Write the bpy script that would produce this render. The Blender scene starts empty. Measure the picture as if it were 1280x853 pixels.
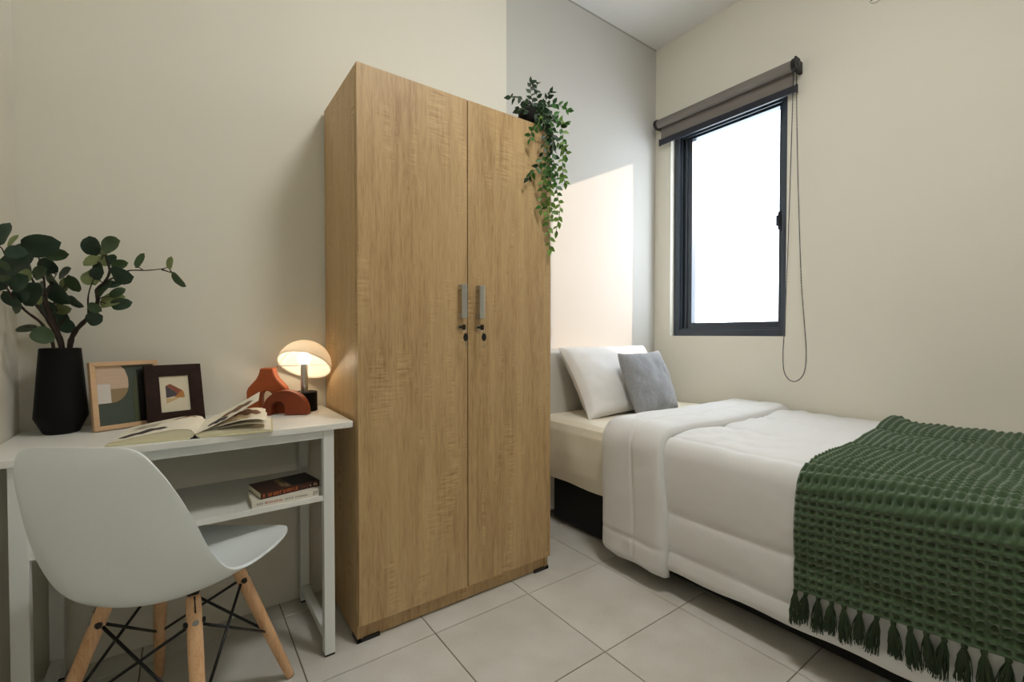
import bpy, bmesh, math, random
from mathutils import Vector, Matrix, noise
from mathutils.bvhtree import BVHTree

random.seed(7)
SC = bpy.context.scene
COL = SC.collection
R = math.radians
EYE = 1.02
# ------------------------------------------------------------------ camera
YAW, PITCH, FPX = R(36.0), R(0.96), 567.0
FW = Vector((math.sin(YAW)*math.cos(PITCH), math.cos(YAW)*math.cos(PITCH), -math.sin(PITCH)))
RT = Vector((math.cos(YAW), -math.sin(YAW), 0))
UP = RT.cross(FW)
CAM = Vector((0, 0, EYE))
cd = bpy.data.cameras.new('camera')
cam = bpy.data.objects.new('camera', cd)
COL.objects.link(cam)
cd.sensor_width = 36.0
cd.lens = 36.0*FPX/1280.0
cd.clip_start = 0.02
cam.location = CAM
cam.rotation_euler = (R(90)-PITCH, 0, -YAW)
SC.camera = cam
# ------------------------------------------------------------------ world, sun, exposure
SC.view_settings.view_transform = 'Standard'
SC.view_settings.look = 'None'
SC.view_settings.gamma = 1.0
SC.view_settings.exposure = 0.2
SC.view_settings.use_curve_mapping = False
w = bpy.data.worlds.new('world')
SC.world = w
w.use_nodes = True
bg = w.node_tree.nodes['Background']
bg.inputs[0].default_value = (0.80, 0.90, 1.0, 1)
bg.inputs[1].default_value = 7.6
sd = bpy.data.lights.new('sun_offscreen', 'SUN')
sd.energy = 3.4
sd.angle = R(0.6)
sd.color = (1.0, 0.76, 0.58)
sun = bpy.data.objects.new('sun_offscreen', sd)
COL.objects.link(sun)
SUN_DIR = Vector((-1.0, 0.72, -0.442)).normalized()
sun.rotation_euler = SUN_DIR.to_track_quat('-Z', 'Y').to_euler()
sun.location = (4, 0, 4)
LAMP_CEILING = 46.0      # ceiling lamp emission
LAMP_BULB = 24.0         # desk lamp bulb emission

# ------------------------------------------------------------------ helpers
def at(px, py, depth):
    """world point seen at a photo pixel, at the given distance along the view axis"""
    d = FW*FPX + RT*(px-640.0) - UP*(py-426.5)
    return CAM + d*(depth/FPX)

def at_y(px, py, y):
    d = FW*FPX + RT*(px-640.0) - UP*(py-426.5)
    return CAM + d*((y-CAM.y)/d.y)

class MB:
    def __init__(self):
        self.v = []; self.f = []
    def add(self, vs, fs):
        o = len(self.v)
        self.v += [tuple(p) for p in vs]
        self.f += [tuple(i+o for i in q) for q in fs]
        return self
    def box(self, a, b):
        x0, y0, z0 = a; x1, y1, z1 = b
        return self.add([(x0,y0,z0),(x1,y0,z0),(x1,y1,z0),(x0,y1,z0),(x0,y0,z1),(x1,y0,z1),(x1,y1,z1),(x0,y1,z1)],
                        [(0,3,2,1),(4,5,6,7),(0,1,5,4),(1,2,6,5),(2,3,7,6),(3,0,4,7)])
    def cone(self, p0, p1, r0, r1, n=16, cap=True):
        p0 = Vector(p0); p1 = Vector(p1)
        d = (p1-p0).normalized()
        a = d.orthogonal().normalized(); b = d.cross(a)
        vs = []
        for p, r in ((p0, r0), (p1, r1)):
            for i in range(n):
                t = 2*math.pi*i/n
                vs.append(p + (a*math.cos(t)+b*math.sin(t))*r)
        fs = [(i, (i+1) % n, n+(i+1) % n, n+i) for i in range(n)]
        if cap:
            fs += [tuple(range(n-1, -1, -1)), tuple(range(n, 2*n))]
        return self.add(vs, fs)
    def tube(self, pts, r, n=8, cap=True):
        pts = [Vector(p) for p in pts]
        rs = r if isinstance(r, (list, tuple)) else [r]*len(pts)
        vs = []; prev = None
        for i, p in enumerate(pts):
            d = (pts[min(i+1, len(pts)-1)] - pts[max(i-1, 0)]).normalized()
            if prev is None:
                a = d.orthogonal().normalized()
            else:
                a = (prev - d*prev.dot(d))
                a = a.normalized() if a.length > 1e-6 else d.orthogonal().normalized()
            prev = a; b = d.cross(a)
            for k in range(n):
                t = 2*math.pi*k/n
                vs.append(p + (a*math.cos(t)+b*math.sin(t))*rs[i])
        fs = []
        for i in range(len(pts)-1):
            for k in range(n):
                fs.append((i*n+k, i*n+(k+1) % n, (i+1)*n+(k+1) % n, (i+1)*n+k))
        if cap:
            fs += [tuple(range(n-1, -1, -1)), tuple(range((len(pts)-1)*n, len(pts)*n))]
        return self.add(vs, fs)
    def lathe(self, prof, n=32, c=(0, 0, 0)):
        vs = []; m = len(prof)
        for r, z in prof:
            for k in range(n):
                t = 2*math.pi*k/n
                vs.append((c[0]+r*math.cos(t), c[1]+r*math.sin(t), c[2]+z))
        fs = [(i*n+k, i*n+(k+1) % n, (i+1)*n+(k+1) % n, (i+1)*n+k) for i in range(m-1) for k in range(n)]
        fs += [tuple(range(n-1, -1, -1)), tuple(range((m-1)*n, m*n))]
        return self.add(vs, fs)
    def grid(self, fn, nu, nv, flip=False):
        vs = [fn(i/nu, j/nv) for j in range(nv+1) for i in range(nu+1)]
        k = nu+1
        fs = []
        for j in range(nv):
            for i in range(nu):
                q = (j*k+i, j*k+i+1, (j+1)*k+i+1, (j+1)*k+i)
                fs.append(q[::-1] if flip else q)
        return self.add(vs, fs)
    def prism(self, poly, y0, y1):
        """outline in local x,z extruded along y"""
        n = len(poly)
        vs = [(x, y0, z) for x, z in poly] + [(x, y1, z) for x, z in poly]
        fs = [tuple(range(n)), tuple(range(2*n-1, n-1, -1))]
        fs += [(i, n+i, n+(i+1) % n, (i+1) % n) for i in range(n)]
        return self.add(vs, fs)
    def mesh(self, name):
        me = bpy.data.meshes.new(name)
        me.from_pydata(self.v, [], self.f)
        bm = bmesh.new(); bm.from_mesh(me)
        bmesh.ops.recalc_face_normals(bm, faces=bm.faces)
        bm.to_mesh(me); bm.free()
        return me
    def build(self, name, mat, parent=None, smooth=False, bevel=0.0, seg=2, solid=0.0, sub=0, raw=False):
        if raw:
            me = bpy.data.meshes.new(name); me.from_pydata(self.v, [], self.f); me.update()
        else:
            me = self.mesh(name)
        if mat: me.materials.append(mat)
        o = bpy.data.objects.new(name, me)
        COL.objects.link(o)
        if parent: o.parent = parent
        if smooth:
            me.polygons.foreach_set('use_smooth', [True]*len(me.polygons))
        if solid:
            m = o.modifiers.new('solid', 'SOLIDIFY'); m.thickness = solid; m.offset = -1
        if bevel:
            m = o.modifiers.new('bevel', 'BEVEL'); m.width = bevel; m.segments = seg; m.limit_method = 'ANGLE'; m.angle_limit = R(35)
            me.polygons.foreach_set('use_smooth', [True]*len(me.polygons))
            m2 = o.modifiers.new('wn', 'WEIGHTED_NORMAL'); m2.keep_sharp = True
        if sub:
            m = o.modifiers.new('sub', 'SUBSURF'); m.levels = sub; m.render_levels = sub
        return o

def thing(name, label, cat, loc=(0, 0, 0), rz=0.0, group=None):
    o = bpy.data.objects.new(name, None)
    o.empty_display_size = 0.05
    COL.objects.link(o)
    o.location = loc; o.rotation_euler = (0, 0, rz)
    o['label'] = label; o['category'] = cat
    if group: o['group'] = group
    return o

def tag(o, label, cat, group=None):
    o['label'] = label; o['category'] = cat
    if group: o['group'] = group
    return o

def struct(o):
    o['kind'] = 'structure'
    return o

def link_copy(name, me, mw, parent):
    o = bpy.data.objects.new(name, me)
    COL.objects.link(o); o.parent = parent; o.matrix_local = mw
    return o

def fbm(x, y, z=0.0):
    return noise.noise(Vector((x, y, z)))

# ------------------------------------------------------------------ materials
def lin(r, g, b):
    def f(c):
        c /= 255.0
        return c/12.92 if c <= 0.04045 else ((c+0.055)/1.055)**2.4
    return (f(r), f(g), f(b), 1)

def mat(name, col, rough=0.5, metal=0.0, var=0.0, scale=(20, 20, 20), bump=0.0, bscale=200.0, spec=0.5, sheen=0.0, coord='Object', trans=0.0):
    m = bpy.data.materials.new(name); m.use_nodes = True
    nt = m.node_tree; p = nt.nodes['Principled BSDF']
    p.inputs['Base Color'].default_value = col
    p.inputs['Roughness'].default_value = rough
    p.inputs['Metallic'].default_value = metal
    p.inputs['Specular IOR Level'].default_value = spec
    if sheen:
        p.inputs['Sheen Weight'].default_value = sheen
    tc = nt.nodes.new('ShaderNodeTexCoord')
    if var:
        mp = nt.nodes.new('ShaderNodeMapping'); mp.inputs['Scale'].default_value = scale
        nz = nt.nodes.new('ShaderNodeTexNoise'); nz.inputs['Scale'].default_value = 1.0; nz.inputs['Detail'].default_value = 5
        nt.links.new(tc.outputs[coord], mp.inputs[0]); nt.links.new(mp.outputs[0], nz.inputs['Vector'])
        rp = nt.nodes.new('ShaderNodeValToRGB')
        rp.color_ramp.elements[0].position = 0.3; rp.color_ramp.elements[1].position = 0.7
        rp.color_ramp.elements[0].color = tuple(c*(1-var) for c in col[:3])+(1,)
        rp.color_ramp.elements[1].color = tuple(min(1, c*(1+var)) for c in col[:3])+(1,)
        nt.links.new(nz.outputs['Fac'], rp.inputs[0]); nt.links.new(rp.outputs[0], p.inputs['Base Color'])
    if bump:
        n2 = nt.nodes.new('ShaderNodeTexNoise'); n2.inputs['Scale'].default_value = bscale; n2.inputs['Detail'].default_value = 3
        nt.links.new(tc.outputs[coord], n2.inputs['Vector'])
        bp = nt.nodes.new('ShaderNodeBump'); bp.inputs['Strength'].default_value = bump; bp.inputs['Distance'].default_value = 0.002
        nt.links.new(n2.outputs['Fac'], bp.inputs['Height']); nt.links.new(bp.outputs[0], p.inputs['Normal'])
    return m

def oak(name, light, dark, dens=1.0, saw=0.85, axis='z', rough=0.5):
    """sawn oak laminate: long grain, cathedral figure and short cross saw marks"""
    m = bpy.data.materials.new(name); m.use_nodes = True
    nt = m.node_tree; N = nt.nodes; L = nt.links
    p = N['Principled BSDF']; p.inputs['Roughness'].default_value = rough
    tc = N.new('ShaderNodeTexCoord')
    rot = N.new('ShaderNodeMapping')
    if axis == 'x': rot.inputs['Rotation'].default_value = (0, R(90), 0)
    L.new(tc.outputs['Object'], rot.inputs[0])
    def nz(sc, det, dist=0.0, rgh=0.5):
        mp = N.new('ShaderNodeMapping'); mp.inputs['Scale'].default_value = sc
        n = N.new('ShaderNodeTexNoise'); n.inputs['Scale'].default_value = 1; n.inputs['Detail'].default_value = det
        n.inputs['Distortion'].default_value = dist; n.inputs['Roughness'].default_value = rgh
        L.new(rot.outputs[0], mp.inputs[0]); L.new(mp.outputs[0], n.inputs['Vector'])
        return n.outputs['Fac']
    def mth(op, a, b=None, c=None):
        n = N.new('ShaderNodeMath'); n.operation = op
        for i, s in enumerate((a, b, c)):
            if s is None: continue
            if isinstance(s, (int, float)): n.inputs[i].default_value = s
            else: L.new(s, n.inputs[i])
        return n.outputs[0]
    broad = nz((13*dens, 13*dens, 1.1), 4, 0.9)
    fine = nz((85*dens, 85*dens, 5.0), 5, 0.3, 0.7)
    pores = nz((300*dens, 300*dens, 18.0), 3)
    sawn = nz((16*dens, 16*dens, 130.0), 2, 0.15)
    where = nz((14*dens, 14*dens, 3.2), 2, 0.8)
    msk = mth('MULTIPLY', mth('GREATER_THAN', where, 0.56), mth('SUBTRACT', where, 0.52))
    v = mth('ADD', mth('MULTIPLY', broad, 0.46), mth('MULTIPLY', fine, 0.56))
    v = mth('ADD', v, mth('MULTIPLY', mth('SUBTRACT', pores, 0.5), 0.42))
    v = mth('ADD', v, mth('MULTIPLY', mth('MULTIPLY', mth('SUBTRACT', sawn, 0.45), msk), 6.0*saw))
    rp = N.new('ShaderNodeValToRGB')
    e = rp.color_ramp.elements
    e[0].position = 0.31; e[0].color = dark
    e[1].position = 0.70; e[1].color = light
    k = e.new(0.5); k.color = tuple(0.38*a+0.62*b for a, b in zip(dark, light))
    L.new(v, rp.inputs[0]); L.new(rp.outputs[0], p.inputs['Base Color'])
    bp = N.new('ShaderNodeBump'); bp.inputs['Strength'].default_value = 0.12; bp.inputs['Distance'].default_value = 0.001
    L.new(v, bp.inputs['Height']); L.new(bp.outputs[0], p.inputs['Normal'])
    return m

def emit(name, col, strength):
    m = bpy.data.materials.new(name); m.use_nodes = True
    nt = m.node_tree; nt.nodes.remove(nt.nodes['Principled BSDF'])
    e = nt.nodes.new('ShaderNodeEmission'); e.inputs[0].default_value = col; e.inputs[1].default_value = strength
    nt.links.new(e.outputs[0], nt.nodes['Material Output'].inputs[0])
    return m

def translucent(name, col, fac=0.5, rough=0.35):
    m = bpy.data.materials.new(name); m.use_nodes = True
    nt = m.node_tree; p = nt.nodes['Principled BSDF']
    p.inputs['Base Color'].default_value = col; p.inputs['Roughness'].default_value = rough
    t = nt.nodes.new('ShaderNodeBsdfTranslucent'); t.inputs[0].default_value = col
    mx = nt.nodes.new('ShaderNodeMixShader'); mx.inputs[0].default_value = fac
    nt.links.new(p.outputs[0], mx.inputs[1]); nt.links.new(t.outputs[0], mx.inputs[2])
    nt.links.new(mx.outputs[0], nt.nodes['Material Output'].inputs[0])
    return m

def leaf_mat(name, col, rough=0.45, fac=0.25):
    m = translucent(name, col, fac, rough)
    nt = m.node_tree
    oi = nt.nodes.new('ShaderNodeObjectInfo')
    hs = nt.nodes.new('ShaderNodeHueSaturation'); hs.inputs['Color'].default_value = col
    mr = nt.nodes.new('ShaderNodeMapRange'); mr.inputs[3].default_value = 0.65; mr.inputs[4].default_value = 1.4
    nt.links.new(oi.outputs['Random'], mr.inputs[0]); nt.links.new(mr.outputs[0], hs.inputs['Value'])
    nt.links.new(hs.outputs[0], nt.nodes['Principled BSDF'].inputs['Base Color'])
    return m

def glass_pane(name):
    m = bpy.data.materials.new(name); m.use_nodes = True
    nt = m.node_tree; nt.nodes.remove(nt.nodes['Principled BSDF'])
    t = nt.nodes.new('ShaderNodeBsdfTransparent'); g = nt.nodes.new('ShaderNodeBsdfGlossy')
    g.inputs['Roughness'].default_value = 0.02
    mx = nt.nodes.new('ShaderNodeMixShader'); mx.inputs[0].default_value = 0.05
    nt.links.new(t.outputs[0], mx.inputs[1]); nt.links.new(g.outputs[0], mx.inputs[2])
    nt.links.new(mx.outputs[0], nt.nodes['Material Output'].inputs[0])
    return m

M = {}
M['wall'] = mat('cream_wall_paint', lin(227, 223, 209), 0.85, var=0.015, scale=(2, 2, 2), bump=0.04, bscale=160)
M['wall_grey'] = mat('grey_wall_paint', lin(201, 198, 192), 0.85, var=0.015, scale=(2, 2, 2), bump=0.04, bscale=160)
M['ceiling'] = mat('ceiling_paint', lin(232, 230, 226), 0.9)
M['grout'] = mat('tile_grout', lin(112, 102, 84), 0.9, var=0.1, scale=(30, 30, 30))
M['oak'] = oak('sawn_oak_laminate', lin(202, 171, 124), lin(154, 120, 76))
M['white_metal'] = mat('white_painted_steel', lin(226, 228, 224), 0.4)
M['white_board'] = mat('white_melamine', lin(230, 229, 222), 0.4, var=0.02, scale=(3, 3, 3))
M['grey_edge'] = mat('grey_laminate_edge', lin(176, 160, 130), 0.5)
M['black_plastic'] = mat('black_plastic', lin(22, 21, 20), 0.45)
M['black_metal'] = mat('black_wire', lin(20, 20, 21), 0.4, metal=0.3)
M['steel'] = mat('brushed_steel', lin(190, 190, 186), 0.32, metal=0.9)
M['chrome'] = mat('chrome', lin(210, 205, 195), 0.15, metal=1.0)
M['bolt'] = mat('dull_zinc', lin(150, 150, 146), 0.5, metal=0.5)
M['shell'] = mat('white_polypropylene', lin(226, 231, 230), 0.33, spec=0.45)
M['beech'] = oak('beech_leg', lin(224, 183, 140), lin(190, 138, 92), dens=2.2, saw=0.0, rough=0.45)
M['black_ceramic'] = mat('matte_black_ceramic', lin(9, 9, 10), 0.6, bump=0.03, bscale=60, spec=0.18)
M['bark'] = mat('branch_bark', lin(48, 36, 28), 0.8, var=0.35, scale=(90, 90, 30))
M['leaf_dark'] = leaf_mat('eucalyptus_dark', lin(50, 70, 56))
M['leaf_mid'] = leaf_mat('eucalyptus_mid', lin(70, 90, 62))
M['leaf_light'] = leaf_mat('eucalyptus_underside', lin(128, 140, 92))
M['vine_dark'] = leaf_mat('vine_leaf_dark', lin(24, 52, 26))
M['vine_mid'] = leaf_mat('vine_leaf_mid', lin(52, 98, 34))
M['vine_light'] = leaf_mat('vine_leaf_light', lin(104, 138, 58))
M['vine_stem'] = mat('vine_stem', lin(92, 104, 74), 0.6)
M['soil'] = mat('dark_pot', lin(10, 9, 8), 0.7, spec=0.15)
M['pale_wood'] = oak('pale_frame_wood', lin(214, 180, 142), lin(188, 150, 112), dens=2.0, saw=0.0, axis='x')
M['dark_wood'] = mat('dark_frame_wood', lin(40, 20, 11), 0.5, var=0.25, scale=(30, 30, 90), bump=0.1, bscale=120, spec=0.2)
M['print_green'] = mat('print_green', lin(68, 78, 68), 0.5, var=0.06, scale=(10, 10, 200))
M['print_pink'] = mat('print_pink', lin(206, 180, 156), 0.6, var=0.07, scale=(15, 15, 260))
M['print_white'] = mat('print_white', lin(212, 206, 200), 0.6, var=0.06, scale=(15, 15, 260))
M['print_tan'] = mat('print_tan', lin(146, 124, 90), 0.6, var=0.08, scale=(15, 15, 260))
M['print_olive'] = mat('print_olive', lin(76, 82, 56), 0.6)
M['print_black'] = mat('print_black', lin(14, 13, 13), 0.45)
M['mount_card'] = mat('mount_card', lin(216, 208, 184), 0.7)
M['print_rust'] = mat('print_rust', lin(132, 72, 50), 0.6)
M['print_slate'] = mat('print_slate', lin(72, 66, 72), 0.6)
M['print_ochre'] = mat('print_ochre', lin(176, 120, 52), 0.6)
M['print_sand'] = mat('print_sand', lin(204, 176, 128), 0.6)
M['terracotta'] = mat('terracotta_glaze', lin(156, 72, 22), 0.55, var=0.2, scale=(9, 9, 22), bump=0.06, bscale=90)
M['terracotta_deep'] = mat('terracotta_stained_wood', lin(126, 52, 18), 0.5, var=0.2, scale=(22, 22, 9), bump=0.05, bscale=90)
M['paper'] = mat('page_paper', lin(238, 231, 212), 0.8)
M['paper_edge'] = mat('page_edges', lin(222, 214, 182), 0.8, var=0.08, scale=(4, 4, 900))
M['cover_pale'] = mat('pale_book_cover', lin(204, 198, 160), 0.6)
M['ink'] = mat('ink_picture', lin(58, 52, 54), 0.7, var=0.5, scale=(60, 60, 60))
M['ink_text'] = mat('ink_text', lin(168, 156, 132), 0.7)
M['ink_brown'] = mat('brown_picture', lin(120, 84, 56), 0.7, var=0.5, scale=(50, 50, 50))
M['cover_brown'] = mat('dark_brown_cover', lin(52, 20, 12), 0.35, var=0.3, scale=(16, 16, 16))
M['print_orange'] = mat('orange_spine_print', lin(188, 96, 40), 0.5)
M['cover_white'] = mat('white_book_cover', lin(224, 218, 204), 0.5)
M['print_red'] = mat('red_spine_print', lin(190, 110, 96), 0.5)
M['print_grey'] = mat('grey_spine_print', lin(130, 126, 120), 0.5)
M['shade'] = translucent('opal_acrylic', lin(250, 243, 232), 0.40, 0.3)
M['bulb'] = emit('lit_bulb', (1.0, 0.82, 0.60, 1), LAMP_BULB)
M['lamp_diffuser'] = emit('ceiling_diffuser', (1.0, 0.99, 0.955, 1), LAMP_CEILING)
M['sheet'] = mat('cream_bed_sheet', lin(235, 227, 208), 0.8, bump=0.05, bscale=500, sheen=0.1)
M['duvet'] = mat('white_duvet_cotton', lin(222, 221, 219), 0.85, bump=0.06, bscale=420, sheen=0.1)
M['pillow'] = mat('white_pillowcase', lin(232, 230, 228), 0.85, bump=0.05, bscale=400)
M['cushion'] = mat('grey_fleece', lin(146, 148, 152), 0.95, var=0.12, scale=(130, 130, 60), bump=0.5, bscale=260, sheen=0.4)
M['headboard'] = mat('pale_grey_vinyl', lin(206, 202, 194), 0.6, bump=0.04, bscale=300)
M['bed_base'] = mat('black_base_cloth', lin(18, 17, 16), 0.85)
M['throw'] = mat('green_cotton_throw', lin(61, 84, 52), 0.95, var=0.16, scale=(160, 160, 160), bump=0.4, bscale=700, sheen=0.5)
M['fringe'] = mat('green_fringe_yarn', lin(42, 58, 33), 0.95, var=0.2, scale=(200, 200, 40))
M['frame_black'] = mat('dark_aluminium', lin(62, 70, 80), 0.32, metal=0.3)
M['blind'] = mat('taupe_blind_fabric', lin(122, 116, 110), 0.8, bump=0.08, bscale=900)
M['blind_bar'] = mat('dark_blind_bar', lin(26, 30, 42), 0.45)
M['chain'] = mat('bead_chain', lin(44, 40, 40), 0.4, metal=0.3)
M['glass'] = glass_pane('window_glass')
M['fixture'] = mat('cream_plastic', lin(222, 220, 208), 0.5)

def tile_material():
    m = mat('beige_floor_tile', lin(204, 198, 184), 0.27, spec=0.5)
    nt = m.node_tree; N = nt.nodes; L = nt.links; p = N['Principled BSDF']
    tc = N.new('ShaderNodeTexCoord'); geo = N.new('ShaderNodeNewGeometry')
    n1 = N.new('ShaderNodeTexNoise'); n1.inputs['Scale'].default_value = 5; n1.inputs['Detail'].default_value = 6
    n2 = N.new('ShaderNodeTexNoise'); n2.inputs['Scale'].default_value = 190; n2.inputs['Detail'].default_value = 2
    L.new(geo.outputs['Position'], n1.inputs['Vector']); L.new(geo.outputs['Position'], n2.inputs['Vector'])
    mx = N.new('ShaderNodeMath'); mx.operation = 'MULTIPLY_ADD'; mx.inputs[1].default_value = 0.35
    L.new(n2.outputs['Fac'], mx.inputs[0]); L.new(n1.outputs['Fac'], mx.inputs[2])
    rp = N.new('ShaderNodeValToRGB')
    rp.color_ramp.elements[0].position = 0.4; rp.color_ramp.elements[0].color = lin(196, 191, 180)
    rp.color_ramp.elements[1].position = 0.9; rp.color_ramp.elements[1].color = lin(216, 213, 206)
    L.new(mx.outputs[0], rp.inputs[0])
    oi = N.new('ShaderNodeObjectInfo'); hs = N.new('ShaderNodeHueSaturation')
    mr = N.new('ShaderNodeMapRange'); mr.inputs[3].default_value = 0.96; mr.inputs[4].default_value = 1.03
    L.new(oi.outputs['Random'], mr.inputs[0]); L.new(mr.outputs[0], hs.inputs['Value'])
    L.new(rp.outputs[0], hs.inputs['Color']); L.new(hs.outputs[0], p.inputs['Base Color'])
    return m
M['tile'] = tile_material()

# ------------------------------------------------------------------ room shell
XL, XR, YB, YA, XS, YF, ZC = -0.382, 2.65, 1.885, 1.965, 1.335, -2.0, 2.961
HY0, HY1, HZ0, HZ1 = 1.121, 1.843, 1.004, 2.36      # window opening
T = 0.14
fl = struct(MB().box((XL-T, YF-T, -0.10), (XR+T, YA+T+0.1, -0.0025)).build('floor', M['grout']))
gx = [1.486-0.4*k for k in range(-4, 7)]
gy = [1.387-0.4*k for k in range(-3, 11)]
tile_meshes = {}
for tx in sorted(gx):
    for ty in sorted(gy):
        a0, a1 = max(tx, XL), min(tx+0.4, XR)
        b0, b1 = max(ty, YF), min(ty+0.4, YA)
        if a1-a0 < 0.02 or b1-b0 < 0.02: continue
        key = (round(a1-a0, 3), round(b1-b0, 3))
        if key not in tile_meshes:
            g = 0.0016; c = 0.0012
            x1, y1 = key[0]-g, key[1]-g
            vs = [(g, g, -0.004), (x1, g, -0.004), (x1, y1, -0.004), (g, y1, -0.004),
                  (g, g, -c), (x1, g, -c), (x1, y1, -c), (g, y1, -c),
                  (g+c, g+c, 0), (x1-c, g+c, 0), (x1-c, y1-c, 0), (g+c, y1-c, 0)]
            fs = [(8, 9, 10, 11)]
            for q in (0, 4):
                fs += [(q+i, q+(i+1) % 4, q+4+(i+1) % 4, q+4+i) for i in range(4)]
            me = MB().add(vs, fs).mesh('tile'); me.materials.append(M['tile']); tile_meshes[key] = me
        link_copy('tile', tile_meshes[key], Matrix.Translation((a0, b0, 0)), fl)
struct(MB().box((XL-T, YF-T, ZC), (XR+T, YA+T+0.1, ZC+0.1)).build('ceiling', M['ceiling']))
struct(MB().box((XL-T, YB, 0), (XS, YB+0.22, ZC)).build('wall_back', M['wall']))
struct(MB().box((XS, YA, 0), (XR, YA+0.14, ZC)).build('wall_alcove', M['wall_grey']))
struct(MB().box((XL-T, YF, 0), (XL, YB, ZC)).build('wall_left', M['wall']))
struct(MB().box((XL-T, YF-T, 0), (XR+T, YF, ZC)).build('wall_front', M['wall']))
wr = MB()
wr.box((XR, YF, 0), (XR+T, HY0, ZC)).box((XR, HY1, 0), (XR+T, YA+T, ZC))
wr.box((XR, HY0, 0), (XR+T, HY1, HZ0)).box((XR, HY0, HZ1), (XR+T, HY1, ZC))
struct(wr.build('wall_right', M['wall']))
struct(MB().box((XS+0.001, YA-0.004, ZC-0.007), (XR-0.001, YA, ZC)).build('trim_1', mat('ceiling_edge_trim', lin(176, 173, 167), 0.8)))

# ------------------------------------------------------------------ window
win = bpy.data.objects.new('window_1', None); COL.objects.link(win); struct(win)
win.location = (XR, (HY0+HY1)/2, HZ0)
WX, WY, WZ = win.location
def ring(mb, x0, x1, y0, y1, z0, z1, t):
    mb.box((x0, y0, z0), (x1, y0+t, z1)).box((x0, y1-t, z0), (x1, y1, z1))
    mb.box((x0, y0+t, z0), (x1, y1-t, z0+t)).box((x0, y0+t, z1-t), (x1, y1-t, z1))
hw = (HY1-HY0)/2; hh = HZ1-HZ0
mb = MB(); ring(mb, 0.042, 0.138, -hw, hw, 0, hh, 0.038)
mb.build('window_frame', M['frame_black'], win, bevel=0.002)
mb = MB(); ring(mb, 0.058, 0.066, -hw+0.038, hw-0.038, 0.038, hh-0.038, 0.012)
mb.build('frame_track', M['frame_black'], win, bevel=0.001)
SY0, SY1, SZ0, SZ1 = -hw+0.0385, hw-0.0385, 0.0385, hh-0.0385
GY0, GY1, GB, GT = 1.195-WY, 1.735-WY, 1.090-HZ0, 2.300-HZ0
mb = MB().box((0.080, SY0, SZ0), (0.128, GY0, SZ1)).box((0.080, GY1, SZ0), (0.128, SY1, SZ1))
mb.box((0.080, GY0, SZ0), (0.128, GY1, GB)).box((0.080, GY0, GT), (0.128, GY1, SZ1))
mb.box((0.072, GY1+0.030, SZ0), (0.080, GY1+0.046, SZ1))
sash = mb.build('window_sash', M['frame_black'], win, bevel=0.002)
MB().box((0.102, GY0-0.004, GB-0.004), (0.108, GY1+0.004, GT+0.004)).build('window_pane', M['glass'], sash)
mb = MB().box((0.064, GY0-0.018, 0.60), (0.082, GY0+0.000, 0.70))
mb.box((0.056, GY0-0.010, 0.62), (0.068, GY0+0.006, 0.68))
mb.build('window_latch', M['blind_bar'], sash, bevel=0.002)

# ------------------------------------------------------------------ roller blind
BX, BZ = 2.585, 2.414
bl = thing('roller_blind', 'taupe roller blind rolled almost up above the window', 'blind', (XR, 1.48, BZ))
def bloc(x, y, z): return (x-XR, y-1.48, z-BZ)
rollp = [(bloc(BX, 1.072, BZ)), (bloc(BX, 1.898, BZ))]
roll = MB().cone(rollp[0], rollp[1], 0.028, 0.028, 28).build('fabric_roll', M['blind'], bl, smooth=False, bevel=0.001, seg=1)
MB().box(bloc(BX+0.0255, 1.076, 2.312), bloc(BX+0.027, 1.892, BZ)).build('blind_fabric', M['blind'], bl)
bar = MB().box(bloc(BX+0.019, 1.062, 2.283), bloc(BX+0.033, 1.900, 2.321)).build('bottom_bar', M['blind_bar'], bl, bevel=0.003)
for yy in (1.054, 1.895):
    MB().box(bloc(BX+0.017, yy+0.004, 2.280), bloc(BX+0.035, yy+0.009, 2.324)).build('bar_end_cap', M['black_plastic'], bar, bevel=0.001)
for yy, s in ((1.058, -1), (1.903, 1)):
    mb = MB().cone(bloc(BX, yy-0.010, BZ), bloc(BX, yy+0.010, BZ), 0.033, 0.033, 24)
    mb.box(bloc(BX-0.004, yy-0.009, BZ-0.030), bloc(XR, yy+0.009, BZ+0.030))
    if s < 0:
        mb.box(bloc(BX-0.030, yy-0.015, BZ-0.032), bloc(BX+0.022, yy-0.006, BZ+0.030))
    br = mb.build('bracket', M['black_plastic'], bl, bevel=0.002)
    if s < 0:
        MB().cone(bloc(BX-0.002, yy-0.018, BZ), bloc(BX-0.002, yy-0.014, BZ), 0.011, 0.011, 16).build('bracket_screw', M['frame_black'], br)
# bead chain: two strands from the bracket and a loop at the bottom
cpts = [(1.066, 2.40), (1.072, 2.1), (1.080, 1.7), (1.090, 1.3), (1.098, 1.05), (1.104, 0.92), (1.100, 0.83), (1.082, 0.785),
        (1.052, 0.768), (1.020, 0.785), (0.999, 0.83), (0.993, 0.92), (1.002, 1.06), (1.020, 1.3), (1.036, 1.7), (1.048, 2.1), (1.052, 2.40)]
def catmull(P, n):
    out = []
    P = [Vector(p) for p in P]
    for i in range(len(P)-1):
        a, b, c, d = P[max(i-1, 0)], P[i], P[i+1], P[min(i+2, len(P)-1)]
        for k in range(n):
            t = k/n
            out.append(0.5*((2*b)+(c-a)*t+(2*a-5*b+4*c-d)*t*t+(3*b-a-3*c+d)*t**3))
    out.append(P[-1]); return out
cp = catmull([bloc(BX, y, z) for y, z in cpts], 40)
mb = MB(); acc = 0.0; last = cp[0]
mb.tube(cp[::6], 0.0017, 4)
octv = [Vector(q) for q in ((1,0,0),(-1,0,0),(0,1,0),(0,-1,0),(0,0,1),(0,0,-1))]
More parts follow.
